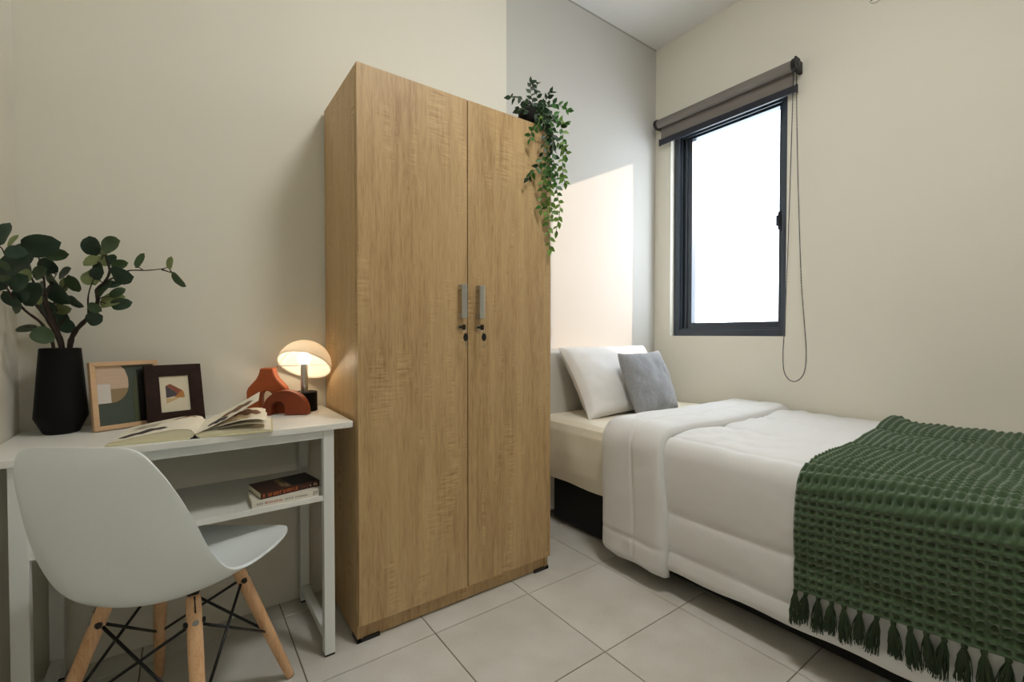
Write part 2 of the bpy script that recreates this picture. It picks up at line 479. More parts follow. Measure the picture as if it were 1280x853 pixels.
octf = [(0,2,4),(2,1,4),(1,3,4),(3,0,4),(2,0,5),(1,2,5),(3,1,5),(0,3,5)]
for p in cp:
    acc += (p-last).length; last = p
    if acc >= 0.0090:
        acc = 0.0
        mb.add([p+q*0.0040 for q in octv], octf)
mb.build('bead_chain', M['chain'], bl)

# small round fitting high on the window wall
fx = thing('wall_fitting', 'small round cream cover plate high on the window wall', 'cover plate', (XR, 0.738, 2.60))
MB().cone((0, 0, 0), (-0.012, 0, 0), 0.030, 0.027, 28).build('cover_disc', M['fixture'], fx, bevel=0.002)
MB().cone((-0.012, 0.014, -0.012), (-0.015, 0.014, -0.012), 0.004, 0.004, 10).build('cover_screw', M['black_plastic'], fx)

# ceiling lamp of the room (above the frame)
cl = thing('ceiling_lamp_offscreen', 'round white flush ceiling lamp in the middle of the room', 'lamp', (1.00, 0.42, ZC))
MB().lathe([(0.22, 0), (0.22, -0.02), (0.212, -0.028)], 40).build('lamp_base', M['fixture'], cl)
MB().lathe([(0.205, -0.02), (0.205, -0.05), (0.19, -0.066), (0.15, -0.076), (0.08, -0.082), (0.01, -0.083)], 40).build('lamp_diffuser_offscreen', M['lamp_diffuser'], cl, smooth=True)

# ------------------------------------------------------------------ wardrobe
WW, WD, WH = 0.819, 0.400, 1.888
wd = thing('wardrobe', 'tall two-door wardrobe in light sawn oak laminate between desk and bed', 'wardrobe', (0.455, 1.472, 0))
b = 0.018
MB().box((0, b, 0.010), (b, WD, WH-0.002)).build('side_panel', M['oak'], wd, bevel=0.0008, seg=1)
MB().box((WW-b, b, 0.010), (WW, WD, WH-0.002)).build('side_panel', M['oak'], wd, bevel=0.0008, seg=1)
MB().box((b, b, WH-0.020), (WW-b, WD, WH-0.002)).build('top_panel', M['oak'], wd, bevel=0.0008, seg=1)
MB().box((b, b, 0.062), (WW-b, WD-0.004, 0.080)).build('bottom_panel', M['oak'], wd)
MB().box((b, WD-0.006, 0.08), (WW-b, WD, WH-0.02)).build('back_panel', M['oak'], wd)
MB().box((b, b+0.004, 0.006), (WW-b, b+0.020, 0.062)).build('plinth', M['oak'], wd, bevel=0.0008, seg=1)
for x0, s in ((0, 1), (WW, -1)):
    mb = MB()
    mb.box((min(x0, x0+s*0.075), b-0.003, 0), (max(x0, x0+s*0.075), b+0.005, 0.012))
    mb.box((min(x0-s*0.002, x0+s*0.012), b-0.003, 0), (max(x0-s*0.002, x0+s*0.012), b+0.05, 0.014))
    mb.build('foot_guard', M['black_plastic'], wd)
    MB().box((min(x0, x0+s*0.03), WD-0.06, 0), (max(x0, x0+s*0.03), WD-0.01, 0.012)).build('foot_guard', M['black_plastic'], wd)
half = WW/2
for k, (x0, x1, hx, lx) in enumerate(((0.001, half-0.0018, 0.380, 0.372), (half+0.0018, WW-0.001, 0.456, 0.450))):
    d = MB().box((x0, 0.0, 0.062), (x1, 0.0165, WH)).build('door', M['oak'], wd, bevel=0.0008, seg=1)
    for e in ((x0, x0+0.0006), (x1-0.0006, x1)):
        pass
    h = MB().box((hx-0.011, -0.030, 1.076), (hx+0.011, -0.022, 1.200))
    h.box((hx-0.011, -0.024, 1.076), (hx+0.011, -0.0, 1.094)).box((hx-0.011, -0.024, 1.182), (hx+0.011, 0.0, 1.200))
    h.build('handle', M['steel'], d, bevel=0.0015)
    lk = MB().cone((lx, 0.0, 1.043), (lx, -0.006, 1.043), 0.0095, 0.0085, 24).cone((lx, -0.006, 1.043), (lx, -0.010, 1.043), 0.006, 0.006, 20)
    lk.build('lock_cylinder', M['chrome'], d, smooth=False)
    MB().box((lx-0.0012, -0.034, 1.038), (lx+0.0012, -0.008, 1.0475)).box((lx-0.003, -0.046, 1.033), (lx+0.003, -0.028, 1.052)).build('key', M['black_plastic'], d, bevel=0.001)
    rg = [(lx+0.002, -0.040+0.009*math.sin(t), 1.030+0.010*math.cos(t)) for t in [2*math.pi*i/14 for i in range(15)]]
    MB().tube(rg, 0.0009, 5).build('key_ring', M['chrome'], d)
    mb = MB()
    n = 16
    fob = [(lx+0.006+0.009*math.cos(t), 1.006+0.0145*math.sin(t)) for t in [2*math.pi*i/n for i in range(n)]]
    mb.prism(fob, -0.043, -0.037)
    mb.build('spare_key_head', M['black_plastic'], d, bevel=0.001)
    MB().box((lx+0.0045, -0.041, 0.968), (lx+0.0078, -0.039, 0.994)).build('spare_key_blade', M['chrome'], d)

# ------------------------------------------------------------------ desk
DZ = 0.737
DX0, DX1, DY0, DY1 = -0.378, 0.443, 1.472, 1.882
dk = thing('desk', 'small white desk with steel legs and one lower shelf beside the wardrobe', 'desk', (0, 0, 0))
def rbox(x0, x1, y0, y1, z0, z1, r, n=6, corners=(1, 1, 1, 1)):
    pts = []
    for (cx, cy, a0, on) in ((x1-r, y1-r, 0, corners[0]), (x0+r, y1-r, 90, corners[1]), (x0+r, y0+r, 180, corners[2]), (x1-r, y0+r, 270, corners[3])):
        for i in range(n+1):
            t = R(a0+90*i/n); pts.append((cx+r*math.cos(t), cy+r*math.sin(t)))
    m = len(pts)
    vs = [(x, y, z0) for x, y in pts]+[(x, y, z1) for x, y in pts]
    fs = [tuple(range(m-1, -1, -1)), tuple(range(m, 2*m))]+[(i, (i+1) % m, m+(i+1) % m, m+i) for i in range(m)]
    return MB().add(vs, fs)
rbox(DX0, DX1, DY0, DY1, DZ-0.018, DZ, 0.014).build('tabletop', M['white_board'], dk, bevel=0.0015)
LX = ((-0.322, -0.290), (0.352, 0.384)); LY = ((1.484, 1.514), (1.842, 1.872))
ZR = DZ-0.018
for (x0, x1) in LX:
    for (y0, y1) in LY:
        lg = MB().box((x0, y0, 0.006), (x1, y1, ZR)).build('leg', M['white_metal'], dk, bevel=0.002)
        MB().box((x0+0.001, y0+0.001, 0), (x1-0.001, y1-0.001, 0.008)).build('foot_cap', M['black_plastic'], lg)
MB().box((LX[0][1], 1.484, ZR-0.026), (LX[1][0], 1.509, ZR)).build('front_rail', M['white_metal'], dk, bevel=0.0015)
MB().box((LX[0][1], 1.847, ZR-0.026), (LX[1][0], 1.872, ZR)).build('back_rail', M['white_metal'], dk, bevel=0.0015)
for (x0, x1) in LX:
    MB().box((x0+0.003, 1.514, ZR-0.026), (x1-0.003, 1.842, ZR)).build('side_rail', M['white_metal'], dk, bevel=0.0015)
    MB().box((x0+0.003, 1.514, 0.040), (x1-0.003, 1.842, 0.066)).build('floor_rail', M['white_metal'], dk, bevel=0.0015)
for sx, (x0, x1) in ((-1, LX[1]), (1, LX[0])):
    xa = x0 if sx < 0 else x1
    MB().tube([(xa+sx*0.0, 1.860, 0.655), (xa+sx*0.055, 1.860, 0.700)], 0.004, 6).build('corner_brace', M['white_metal'], dk)
SZ = 0.512
shf = MB().box((LX[0][0]+0.004, 1.4915, SZ-0.016), (LX[1][1]-0.006, 1.832, SZ)).build('shelf', M['white_board'], dk, bevel=0.001)
MB().box((LX[0][0]+0.004, 1.490, SZ-0.016), (LX[1][1]-0.006, 1.4915, SZ)).build('edge_band', M['white_board'], shf)
for (x0, x1), s in ((LX[0], 1), (LX[1], -1)):
    for yy in (1.530, 1.80):
        mb = MB().box((x0+0.002, yy-0.008, SZ-0.034), (x1-0.002, yy+0.008, SZ-0.016))
        mb.build('shelf_bracket', M['white_metal'], dk, bevel=0.002)

# ------------------------------------------------------------------ chair
ch = thing('shell_chair', 'white moulded shell chair with beech dowel legs drawn up to the desk', 'chair', (-0.022, 1.422, 0), -YAW)
edge = [(0.060, -0.256, 0.797), (0.095, -0.250, 0.794), (0.122, -0.244, 0.780), (0.145, -0.229, 0.741), (0.165, -0.205, 0.683), (0.180, -0.177, 0.614), (0.187, -0.142, 0.540),
        (0.195, -0.094, 0.477), (0.201, -0.024, 0.449), (0.205, 0.079, 0.441), (0.203, 0.150, 0.443), (0.188, 0.197, 0.443), (0.160, 0.218, 0.440), (0.10, 0.228, 0.436)]
cent = [(0, -0.260, 0.798), (0, -0.262, 0.780), (0, -0.264, 0.755), (0, -0.262, 0.710), (0, -0.257, 0.650), (0, -0.248, 0.580), (0, -0.230, 0.510),
        (0, -0.190, 0.448), (0, -0.120, 0.412), (0, 0.000, 0.400), (0, 0.090, 0.411), (0, 0.160, 0.428), (0, 0.205, 0.434), (0, 0.230, 0.434)]
E_ = catmull(edge, 6); C_ = catmull(cent, 6)
nv = len(E_)-1
def shell(u, v):
    i = round(v*nv); s = 2*u-1; a = abs(s)
    e = E_[i]; c = C_[i]
    k = a**2.3
    y = c.y+(e.y-c.y)*k; z = c.z+(e.z-c.z)*k
    x = e.x*s
    return (x, y, z)
mb = MB().grid(shell, 40, nv, flip=True)
sh = mb.build('seat_shell', M['shell'], ch, smooth=True)
m_ = sh.modifiers.new('solid', 'SOLIDIFY'); m_.thickness = 0.007; m_.offset = 0
m_ = sh.modifiers.new('bev', 'BEVEL'); m_.width = 0.0025; m_.segments = 2; m_.limit_method = 'ANGLE'; m_.angle_limit = R(50)
tops = {}; feet = {}
for sx in (-1, 1):
    for sy in (-1, 1):
        tp = Vector((sx*0.099, sy*0.079+0.005, 0.402 if sy > 0 else 0.400)); ft = Vector((sx*0.195, sy*0.190+0.003, 0.0033))
        tops[(sx, sy)] = tp; feet[(sx, sy)] = ft
        pts = [ft.lerp(tp, t) for t in (0, 0.02, 0.35, 0.7, 0.97, 1)]
        lg = MB().tube(pts, [0.0105, 0.012, 0.0145, 0.0158, 0.0158, 0.0135], 20).build('leg', M['beech'], ch, smooth=True)
        d = (tp-ft).normalized()
        out = Vector((sx, sy, 0)).normalized(); out = (out-d*out.dot(d)).normalized()
        mid = ft.lerp(tp, 0.86)
        MB().cone(mid+out*0.0145, mid+out*0.0168, 0.0068, 0.0060, 16).build('bolt', M['bolt'], lg)
        MB().tube([ft.lerp(tp, 0.91)+out*0.0150, ft.lerp(tp, 0.995)+out*0.0140], 0.0022, 6).build('slot', M['black_plastic'], lg)
        side = d.cross(out)
        for s2 in (-1, 1):
            MB().cone(mid+side*s2*0.013, mid+side*s2*0.0215, 0.008, 0.006, 12).build('wire_clamp', M['black_metal'], lg, smooth=False)
        base = ft.lerp(tp, 0.93)
        hi = tp+(tp-ft).normalized()*0.009
        MB().tube([base, tp, hi], [0.0100, 0.0115, 0.0150], 14).build('mount', M['black_metal'], ch, smooth=False)
quad = [(1, 1), (1, -1), (-1, -1), (-1, 1)]
for i in range(4):
    a, c = quad[i], quad[(i+1) % 4]
    for p, q in ((a, c), (c, a)):
        MB().tube([feet[p].lerp(tops[p], 0.86), feet[q].lerp(tops[q], 0.40)], 0.0036, 8).build('wire_strut', M['black_metal'], ch, smooth=True)

# ------------------------------------------------------------------ black vase with eucalyptus
VC = Vector((-0.281, 1.797, DZ))
vs_ = thing('vase', 'tall black faceted ceramic vase on the desk holding leafy branches', 'vase', VC, R(10))
prof = [(0.036, 0.0), (0.039, 0.003), (0.0575, 0.046), (0.0570, 0.054), (0.0440, 0.240), (0.0420, 0.242), (0.039, 0.238), (0.044, 0.06), (0.02, 0.05)]
MB().lathe(prof, 12).build('vase_body', M['black_ceramic'], vs_, bevel=0.002)

def leaf_mesh(name, m, kind='round'):
    """leaf along +x from 0 to 1, width about 1 on y, folded along the midrib"""
    mb = MB(); n = 8
    def half_w(t):
        if kind == 'round':
            return 0.5*math.sqrt(max(0, 1-(2*t-1)**2))*(1.06-0.12*t) if t < 0.93 else 0.5*(1-t)/0.07*0.47
        return 0.62*(math.sin(math.pi*t**0.8))*(1-0.25*t)
    vs = []
    for i in range(n+1):
        t = i/n
        wd_ = half_w(t) if 0 < t < 1 else 0.002
        bend = -0.16*t*t
        for s in (-1, -0.5, 0, 0.5, 1):
            vs.append((t, s*wd_, bend+0.20*abs(s)*wd_+0.02*math.sin(9*t+2*s)))
    fs = [(i*5+j, i*5+j+1, (i+1)*5+j+1, (i+1)*5+j) for i in range(n) for j in range(4)]
    me = bpy.data.meshes.new(name); me.from_pydata(vs, [], fs); me.update()
    me.polygons.foreach_set('use_smooth', [True]*len(me.polygons))
    me.materials.append(m)
    return me
LM = {'D': leaf_mesh('leaf', M['leaf_dark']), 'M': leaf_mesh('leaf', M['leaf_mid']), 'L': leaf_mesh('leaf', M['leaf_light'])}

def leaf_matrix(base, ang, length, width, tilt, roll, view=None):
    """leaf from base; ang is its direction in the plane facing the room, tilt/roll turn it out of that plane"""
    rt, up, to = (RT, UP, -FW) if view is None else view
    d = (rt*math.cos(ang)+up*math.sin(ang)); nrm = to
    q = Matrix.Rotation(roll, 3, d); nrm = q @ nrm
    side = nrm.cross(d)
    q = Matrix.Rotation(tilt, 3, side); d = q @ d; nrm = q @ nrm
    m = Matrix.Identity(4)
    for i in range(3):
        m[i][0] = d[i]*length; m[i][1] = side[i]*width; m[i][2] = nrm[i]*width
        m[i][3] = base[i]
    return m

def bq(cx, cy, extra=0.0):
    px, py = cx*0.1875, 280+cy*0.1875
    dep = 1.286-max(0, 75-px)*(0.195/75)+extra
    p = at(px, py, dep)
    p.x = max(p.x, XL+0.012); p.y = min(p.y, YB-0.012)
    return p
S = {
 'a': [[(350, 815), (322, 650), (250, 555), (130, 400), (60, 290), (30, 200)], [(250, 555), (290, 470), (300, 400)]],
 'b': [[(372, 815), (332, 640), (290, 520), (215, 370), (150, 230), (132, 170)]],
 'c': [[(390, 815), (345, 630), (305, 480), (290, 340), (250, 200)], [(305, 480), (340, 400), (380, 330)]],
 'd': [[(410, 815), (380, 690), (350, 570), (390, 480), (430, 420), (440, 370)], [(380, 690), (430, 640), (450, 600)]],
 'e': [[(470, 815), (500, 720), (590, 620), (650, 520), (645, 440), (700, 385), (730, 310), (700, 200)],
       [(700, 385), (780, 350), (860, 312), (980, 310), (1080, 300), (1125, 285)], [(590, 610), (590, 470), (640, 330)], [(1080, 305), (1140, 325)]],
 'f': [[(345, 790), (290, 680), (170, 580), (80, 480), (30, 400)], [(300, 720), (230, 690), (170, 690)]],
}
BL_ = {'a': 'eucalyptus branch with the largest dark leaves spreading against the side wall',
       'b': 'eucalyptus branch topped by two broad overlapping blue-green leaves',
       'c': 'upright eucalyptus branch with mostly dark round leaves above the vase centre',
       'd': 'short eucalyptus branch with a curled pale leaf and folded leaves',
       'e': 'thick eucalyptus branch reaching towards the picture frames and ending in a bare twig',
       'f': 'low eucalyptus branch with a narrow leaf hanging out over the vase rim'}
stem_obj = {}; stem_pts = {}
depth_off = {'f': -0.0275, 'a': -0.0165, 'b': -0.004, 'c': 0.0085, 'd': 0.021, 'e': 0.004}
stem_mb = {}; stem_bvh = {}
for k, lines in S.items():
    t = thing('eucalyptus_branch', BL_[k], 'branch', VC+Vector((0, 0, 0.06)), 0, 'eucalyptus branches in the black vase')
    stem_obj[k] = t; mb = MB(); pts_all = []
    for li, ln in enumerate(lines):
        pts = [bq(x, y, depth_off[k]) for x, y in ln]
        if li == 0:
            FH = Vector((FW.x, FW.y, 0)).normalized()
            lat = (pts[0]-VC).dot(RT)
            root = VC+RT*lat*(0.40 if k == 'f' else 0.55)+FH*depth_off[k]+Vector((0, 0, 0.075))
            mouth = VC+RT*lat*(0.30 if k == 'f' else 0.80)+FH*depth_off[k]+Vector((0, 0, 0.235))
            pts = [root, mouth]+pts[1:]
        cpp = catmull(pts, 5)
        thick = (0.0075 if k == 'e' else 0.0048) if li == 0 else 0.0026
        n = len(cpp)
        rr = [thick*(1-0.72*i/n)*(1+0.12*math.sin(i*2.1)) for i in range(n)]
        mb.tube([p-t.location for p in cpp], rr, 7)
        pts_all += cpp[5:] if li == 0 else cpp
    stem_pts[k] = pts_all; stem_mb[k] = mb
    stem_bvh[k] = [BVHTree.FromPolygons([Vector(q)+t.location for q in mb.v], mb.f)]
LEAVES = [
 ('a',10,80,135,100,75,'D'),('a',75,120,90,66,70,'L'),('a',75,182,100,72,5,'D'),('a',50,265,175,130,60,'D'),('a',10,390,115,90,80,'D'),
 ('b',240,150,200,125,8,'D'),('b',205,118,130,70,25,'D'),('b',355,205,125,72,4,'M'),('b',215,260,150,112,-60,'D'),('b',140,310,130,64,100,'M'),
 ('c',300,275,115,84,-45,'D'),('c',345,365,140,76,-55,'M'),('d',450,335,125,74,25,'D'),('d',470,400,118,84,-80,'M'),('d',437,405,98,62,80,'L'),
 ('a',210,480,155,115,60,'D'),('c',360,470,155,135,-70,'D'),('d',485,525,105,88,-60,'D'),('d',430,565,145,68,5,'L'),('f',45,495,105,74,-60,'D'),
 ('f',140,480,115,74,20,'D'),('a',255,500,74,44,-70,'L'),('d',390,630,115,92,-60,'D'),('d',450,685,105,84,-40,'D'),('f',160,690,190,48,178,'M'),('f',270,735,125,92,-30,'M'),
 ('c',300,520,100,90,-110,'D'),('b',180,400,90,60,-80,'D'),
 ('e',625,150,125,112,100,'D'),('e',745,145,142,104,20,'M'),('e',690,185,122,74,-20,'L'),('e',615,250,122,92,190,'L'),('e',700,240,92,74,-60,'L'),
 ('e',740,235,74,62,80,'D'),('e',605,355,124,104,120,'L'),('e',795,270,112,60,10,'M'),('e',815,340,155,115,-10,'D'),('e',740,405,112,54,5,'D'),
 ('e',690,430,142,84,60,'M'),('e',735,505,155,112,25,'L'),('e',805,535,142,74,8,'D'),('e',620,635,95,86,20,'D'),('e',945,245,125,44,48,'M'),
 ('c',270,330,110,80,30,'M'),('c',330,300,95,70,70,'D'),('a',120,400,120,90,40,'D'),('a',170,350,90,64,110,'L'),('b',170,190,120,84,150,'D'),
 ('d',330,560,120,90,160,'D'),('d',400,500,100,70,110,'L'),('f',100,560,95,60,200,'M'),('e',670,300,100,80,100,'D'),('e',770,455,100,60,40,'M'),
 ('e',640,560,90,60,150,'M'),('c',250,430,110,84,120,'M'),('a',20,330,120,90,100,'M'),
 ('e',1137,262,86,46,80,'L'),('e',1190,370,135,60,-45,'M'),('e',650,330,90,70,60,'D'),
]
rnd = random.Random(3)
LV = [v.co.copy() for v in LM['D'].vertices]; LF = [tuple(p.vertices) for p in LM['D'].polygons]
for (k, cx, cy, ln, wdt, ang, tone) in LEAVES:
    dpx = math.cos(R(ang)), -math.sin(R(ang))
    sc = 0.1875/567*1.28
    L0, W0 = ln*sc*1.03, wdt*sc*1.08
    others = [t_ for q in stem_bvh if q != k for t_ in stem_bvh[q]]
    best = None
    for attempt in range(80):                     # find a pose that clears the other branches
        w_ = 0.03+0.0006*attempt
        j = rnd.uniform(-w_, w_)+depth_off[k]
        base = bq(cx-dpx[0]*ln*0.5, cy-dpx[1]*ln*0.5, j)
        tilt = R(rnd.uniform(-22, 22)); roll = R(rnd.uniform(-28, 28))
        mtx = leaf_matrix(base, R(ang), L0, W0, tilt, roll)
        pts = [mtx @ v for v in LV]
        mv = Vector((max(0, XL+0.008-min(p.x for p in pts)), min(0, YB-0.008-max(p.y for p in pts)), 0))
        mtx = Matrix.Translation(mv) @ mtx
        base = mtx.translation.copy()
        near = min(stem_pts[k], key=lambda p: (p-base).length)
        pm = MB().tube([near, near.lerp(base, 0.5)+Vector((0, 0, 0.004)), base], [0.0016, 0.0013, 0.0011], 5)
        lb = BVHTree.FromPolygons([p+mv for p in pts], LF)
        pb = BVHTree.FromPolygons([Vector(q) for q in pm.v], pm.f)
        n_hit = sum(len(lb.overlap(t_))+len(pb.overlap(t_)) for t_ in others)
        if best is None or n_hit < best[0]:
            best = (n_hit, mtx, pm, lb, pb)
        if n_hit == 0: break
    n_hit, mtx, pm, lb, pb = best
    stem_bvh[k] += [lb, pb]
    o_ = stem_obj[k].location
    stem_mb[k].add([Vector(q)-o_ for q in pm.v], pm.f)
    link_copy('leaf', LM[tone], Matrix.Translation(-o_) @ mtx, stem_obj[k])
for k, mb in stem_mb.items():
    mb.build('stem', M['bark'], stem_obj[k], smooth=True)

# ------------------------------------------------------------------ picture frames
def frame_thing(name, label, loc, az, lean, w_, h_, bar, depth, m, group=None):
    loc = (loc[0], loc[1], loc[2]+depth*math.sin(lean)-0.0003)
    t = thing(name, label, 'picture frame', loc, az)
    t.rotation_mode = 'XYZ'
    t.rotation_euler = (-lean, 0, az)
    fr = MB()
    for poly in ([(0, 0), (w_, 0), (w_-bar, bar), (bar, bar)], [(w_, 0), (w_, h_), (w_-bar, h_-bar), (w_-bar, bar)],
                 [(w_, h_), (0, h_), (bar, h_-bar), (w_-bar, h_-bar)], [(0, h_), (0, 0), (bar, bar), (bar, h_-bar)]):
        MB().prism(poly, 0, depth).build('frame_bar', m, t, bevel=0.0012)
    MB().box((bar*0.6, depth*0.55, bar*0.6), (w_-bar*0.6, depth*0.85, h_-bar*0.6)).build('backing', M['print_black'], t)
    # easel leg behind: from the backing down to the table top
    yf = 0.052; zf = (yf*math.sin(lean)-depth*math.sin(lean)-0.0003)/math.cos(lean)
    xm = w_*0.5
    MB().add([(xm-0.016, depth*0.80, h_*0.62), (xm+0.016, depth*0.80, h_*0.62), (xm+0.022, yf, zf), (xm-0.022, yf, zf),
              (xm-0.016, depth*0.80+0.003, h_*0.62), (xm+0.016, depth*0.80+0.003, h_*0.62), (xm+0.022, yf+0.003, zf+0.001), (xm-0.022, yf+0.003, zf+0.001)],
             [(0, 1, 2, 3), (7, 6, 5, 4), (0, 4, 5, 1), (1, 5, 6, 2), (2, 6, 7, 3), (3, 7, 4, 0)]).build('easel_leg', m, t)
    return t
def flat(t, poly, y, m, name='print_shape', th=0.0008):
    return MB().prism(poly, y-th, y).build(name, m, t)
# print on pale frame
f1 = frame_thing('picture_frame', 'pale wood picture frame with a green and pink abstract print', (-0.204, 1.733, DZ), 0.42, 0.17, 0.168, 0.200, 0.0135, 0.018, M['pale_wood'])
y0 = 0.0098
pw, ph = 0.168, 0.200
flat(f1, [(0.012, 0.012), (pw-0.012, 0.012), (pw-0.012, ph-0.012), (0.012, ph-0.012)], y0, M['print_green'], 'print_sheet')
arc = [(0.0137, 0.078)]+[(0.0137+0.0, 0.078)]
def arcp(cx, cz, rx, rz, a0, a1, n=14):
    return [(cx+rx*math.cos(R(a0+(a1-a0)*i/n)), cz+rz*math.sin(R(a0+(a1-a0)*i/n))) for i in range(n+1)]
flat(f1, [(0.0137, 0.078)]+arcp(0.048, 0.1315, 0.042, 0.0535, -90, 0)[0:]+[(0.090, 0.150), (0.084, 0.174), (0.074, 0.1863), (0.0137, 0.1863)], y0-0.0009, M['print_pink'])
flat(f1, [(0.0137, 0.078), (0.046, 0.078), (0.046, 0.135), (0.0137, 0.135)], y0-0.0018, M['print_white'])
flat(f1, [(0.0465, 0.078)]+arcp(0.048, 0.1315, 0.042, 0.0535, -88, -14)+[(0.0465, 0.1185)], y0-0.0018, M['print_tan'])
flat(f1, [(0.100, 0.0137), (0.112, 0.0137), (0.112, 0.172), (0.105, 0.150), (0.098, 0.10)], y0-0.0009, M['print_olive'])
flat(f1, [(0.112, 0.0137), (0.1545, 0.0137), (0.1545, 0.180), (0.112, 0.172)], y0-0.0009, M['print_black'])
f2 = frame_thing('picture_frame', 'dark brown picture frame with a small geometric print in a cream mount', (-0.086, 1.748, DZ), 0.26, 0.25, 0.150, 0.186, 0.036, 0.014, M['dark_wood'])
y0 = 0.0075
flat(f2, [(0.030, 0.030), (0.120, 0.030), (0.120, 0.156), (0.030, 0.156)], y0, M['mount_card'], 'mount')
cx, cz = 0.074, 0.095
def sh2(poly, m, k=1): flat(f2, [(cx+x*0.001, cz+z*0.001) for x, z in poly], y0-0.0009*k, m)
sh2([(-22, -14), (10, -8), (-2, 6), (-22, 24)], M['print_slate'])
sh2([(-22, 24), (-10, 30), (20, 8), (10, -8), (-6, 12)], M['print_rust'])
sh2([(-2, -14), (26, -16), (24, 2), (20, 8)], M['print_ochre'], 2)
sh2([(-22, -32), (-22, -16), (14, -16)], M['print_sand'])

# ------------------------------------------------------------------ open book
bk = thing('open_book', 'open picture book with lifted pages lying at the desk edge', 'book', (0.024, 1.480, DZ), R(-7.8))
BW, BD = 0.186, 0.235
cov = MB().box((-BW, 0, 0), (-0.010, BD, 0.0028)).box((0.010, 0, 0), (BW, BD, 0.0028))
cov.build('cover', M['cover_pale'], bk, bevel=0.0008)
MB().grid(lambda u, v: (-0.011+0.022*u, BD*v, 0.0008+0.003*math.sin(math.pi*u)), 6, 1).build('spine', M['print_black'], bk, solid=0.001)
def zl(x): # left block top; x from 0 (spine) to 1
    return 0.006+0.019*math.sin(math.pi*min(1, x**0.55))**0.8*(1-0.35*x)+0.006*(1-x)
def zr(x):
    return 0.005+0.010*math.sin(math.pi*min(1, x**0.55))**0.8*(1-0.3*x)+0.004*(1-x)
def block(sgn, zf, wmax, name, m):
    n = 24; P = [(sgn*wmax*(i/n), zf(i/n)) for i in range(n+1)]
    poly = P+[(sgn*wmax, 0.0028), (sgn*0.006, 0.0028)]
    return MB().prism(poly, 0.006, BD-0.006).build(name, m, bk)
def sheet(sgn, zf, wmax, off, name, m, u0=0, u1=1, v0=0, v1=1, parent=None, th=0.0, blob=False):
    def fn(u, v):
        x = u0+(u1-u0)*u; y = v0+(v1-v0)*v
        if blob: y = (v0+v1)/2+(v1-v0)*(v-0.5)*(0.12+math.sin(math.pi*u)**0.7*(1+0.3*math.sin(17*u)))+0.05*math.sin(5*u)
        p = zf(x)
        if isinstance(p, tuple): px_, pz = p
        else: px_, pz = x*wmax, p
        return (sgn*px_, 0.005+(BD-0.010)*y, pz+off)
    o = MB().grid(fn, 24, 6).build(name, m, parent or bk, smooth=True, solid=th)
    return o
block(-1, zl, BW-0.006, 'page_block', M['paper_edge'])
lp = sheet(-1, zl, BW-0.005, 0.0006, 'page', M['paper'])
sheet(-1, zl, BW-0.005, 0.0011, 'printed_picture', M['ink'], 0.38, 0.94, 0.14, 0.36, lp, blob=True)
sheet(-1, zl, BW-0.005, 0.0011, 'printed_picture', M['ink_brown'], 0.10, 0.42, 0.84, 0.93, lp, blob=True)
for i in range(5):
    sheet(-1, zl, BW-0.005, 0.0011, 'text_line', M['ink_text'], 0.56, 0.90-0.05*(i % 2), 0.56+i*0.055, 0.58+i*0.055, lp)
block(1, zr, BW-0.006, 'page_block', M['paper_edge'])
rp_ = sheet(1, zr, BW-0.005, 0.0006, 'page', M['paper'])
def curl(h_mid, h_end, reach):
    def f(x):
        return (reach*(x+0.10*math.sin(math.pi*x)), 0.012+h_mid*math.sin(math.pi*x*0.62)+(h_end-h_mid*math.sin(math.pi*0.62))*x**2)
    return f
for i, (hm, he, rc) in enumerate(((0.022, 0.010, 0.170), (0.034, 0.022, 0.166), (0.040, 0.080, 0.150))):
    cf = curl(hm, he, rc)
    pg = sheet(1, cf, 1, 0, 'page', M['paper'])
    if i == 1:
        sheet(1, cf, 1, 0.0006, 'printed_picture', M['ink_brown'], 0.35, 0.90, 0.40, 0.8, pg, blob=True)
    if i == 2:
        sheet(1, cf, 1, 0.0006, 'printed_picture', M['ink_brown'], 0.26, 0.84, 0.25, 0.62, pg, blob=True)
        sheet(1, cf, 1, 0.0008, 'printed_picture', M['ink'], 0.12, 0.40, 0.08, 0.34, pg, blob=True)

# ------------------------------------------------------------------ books on the shelf
def closed_book(label, loc, rz, w_, d_, h_, mc, marks, extra=None):
    """spine along the front (y=0), length w_, depth d_"""
    t = thing('paperback_book', label, 'book', loc, rz)
    c = MB().box((0, 0, 0), (w_, d_, 0.0012)).box((0, 0, h_-0.0012), (w_, d_, h_)).box((0, 0, 0.0012), (w_, 0.0014, h_-0.0012))
    cv = c.build('cover', mc, t)
    MB().box((0.001, 0.0015, 0.0013), (w_-0.001, d_-0.001, h_-0.0013)).build('page_block', M['paper_edge'], t)
    rr = random.Random(len(label))
    for (x0, x1, zc, hh_, m) in marks:
        mb = MB(); x = x0
        while x < x1:
            lw = rr.uniform(0.5, 0.9)*hh_
            if rr.random() > 0.14:
                mb.box((x, -0.0003, zc-hh_/2), (x+lw*0.32, 0.0, zc+hh_/2))
                if rr.random() > 0.4: mb.box((x+lw*0.6, -0.0003, zc-hh_/2), (x+lw*0.85, 0.0, zc+hh_/2))
                zz = zc+rr.choice([-0.5, 0, 0.36])*hh_
                mb.box((x, -0.0003, zz), (x+lw*0.8, 0.0, zz+hh_*0.16))
            x += lw*1.15
        mb.build('spine_lettering', m, cv)
    return t, cv
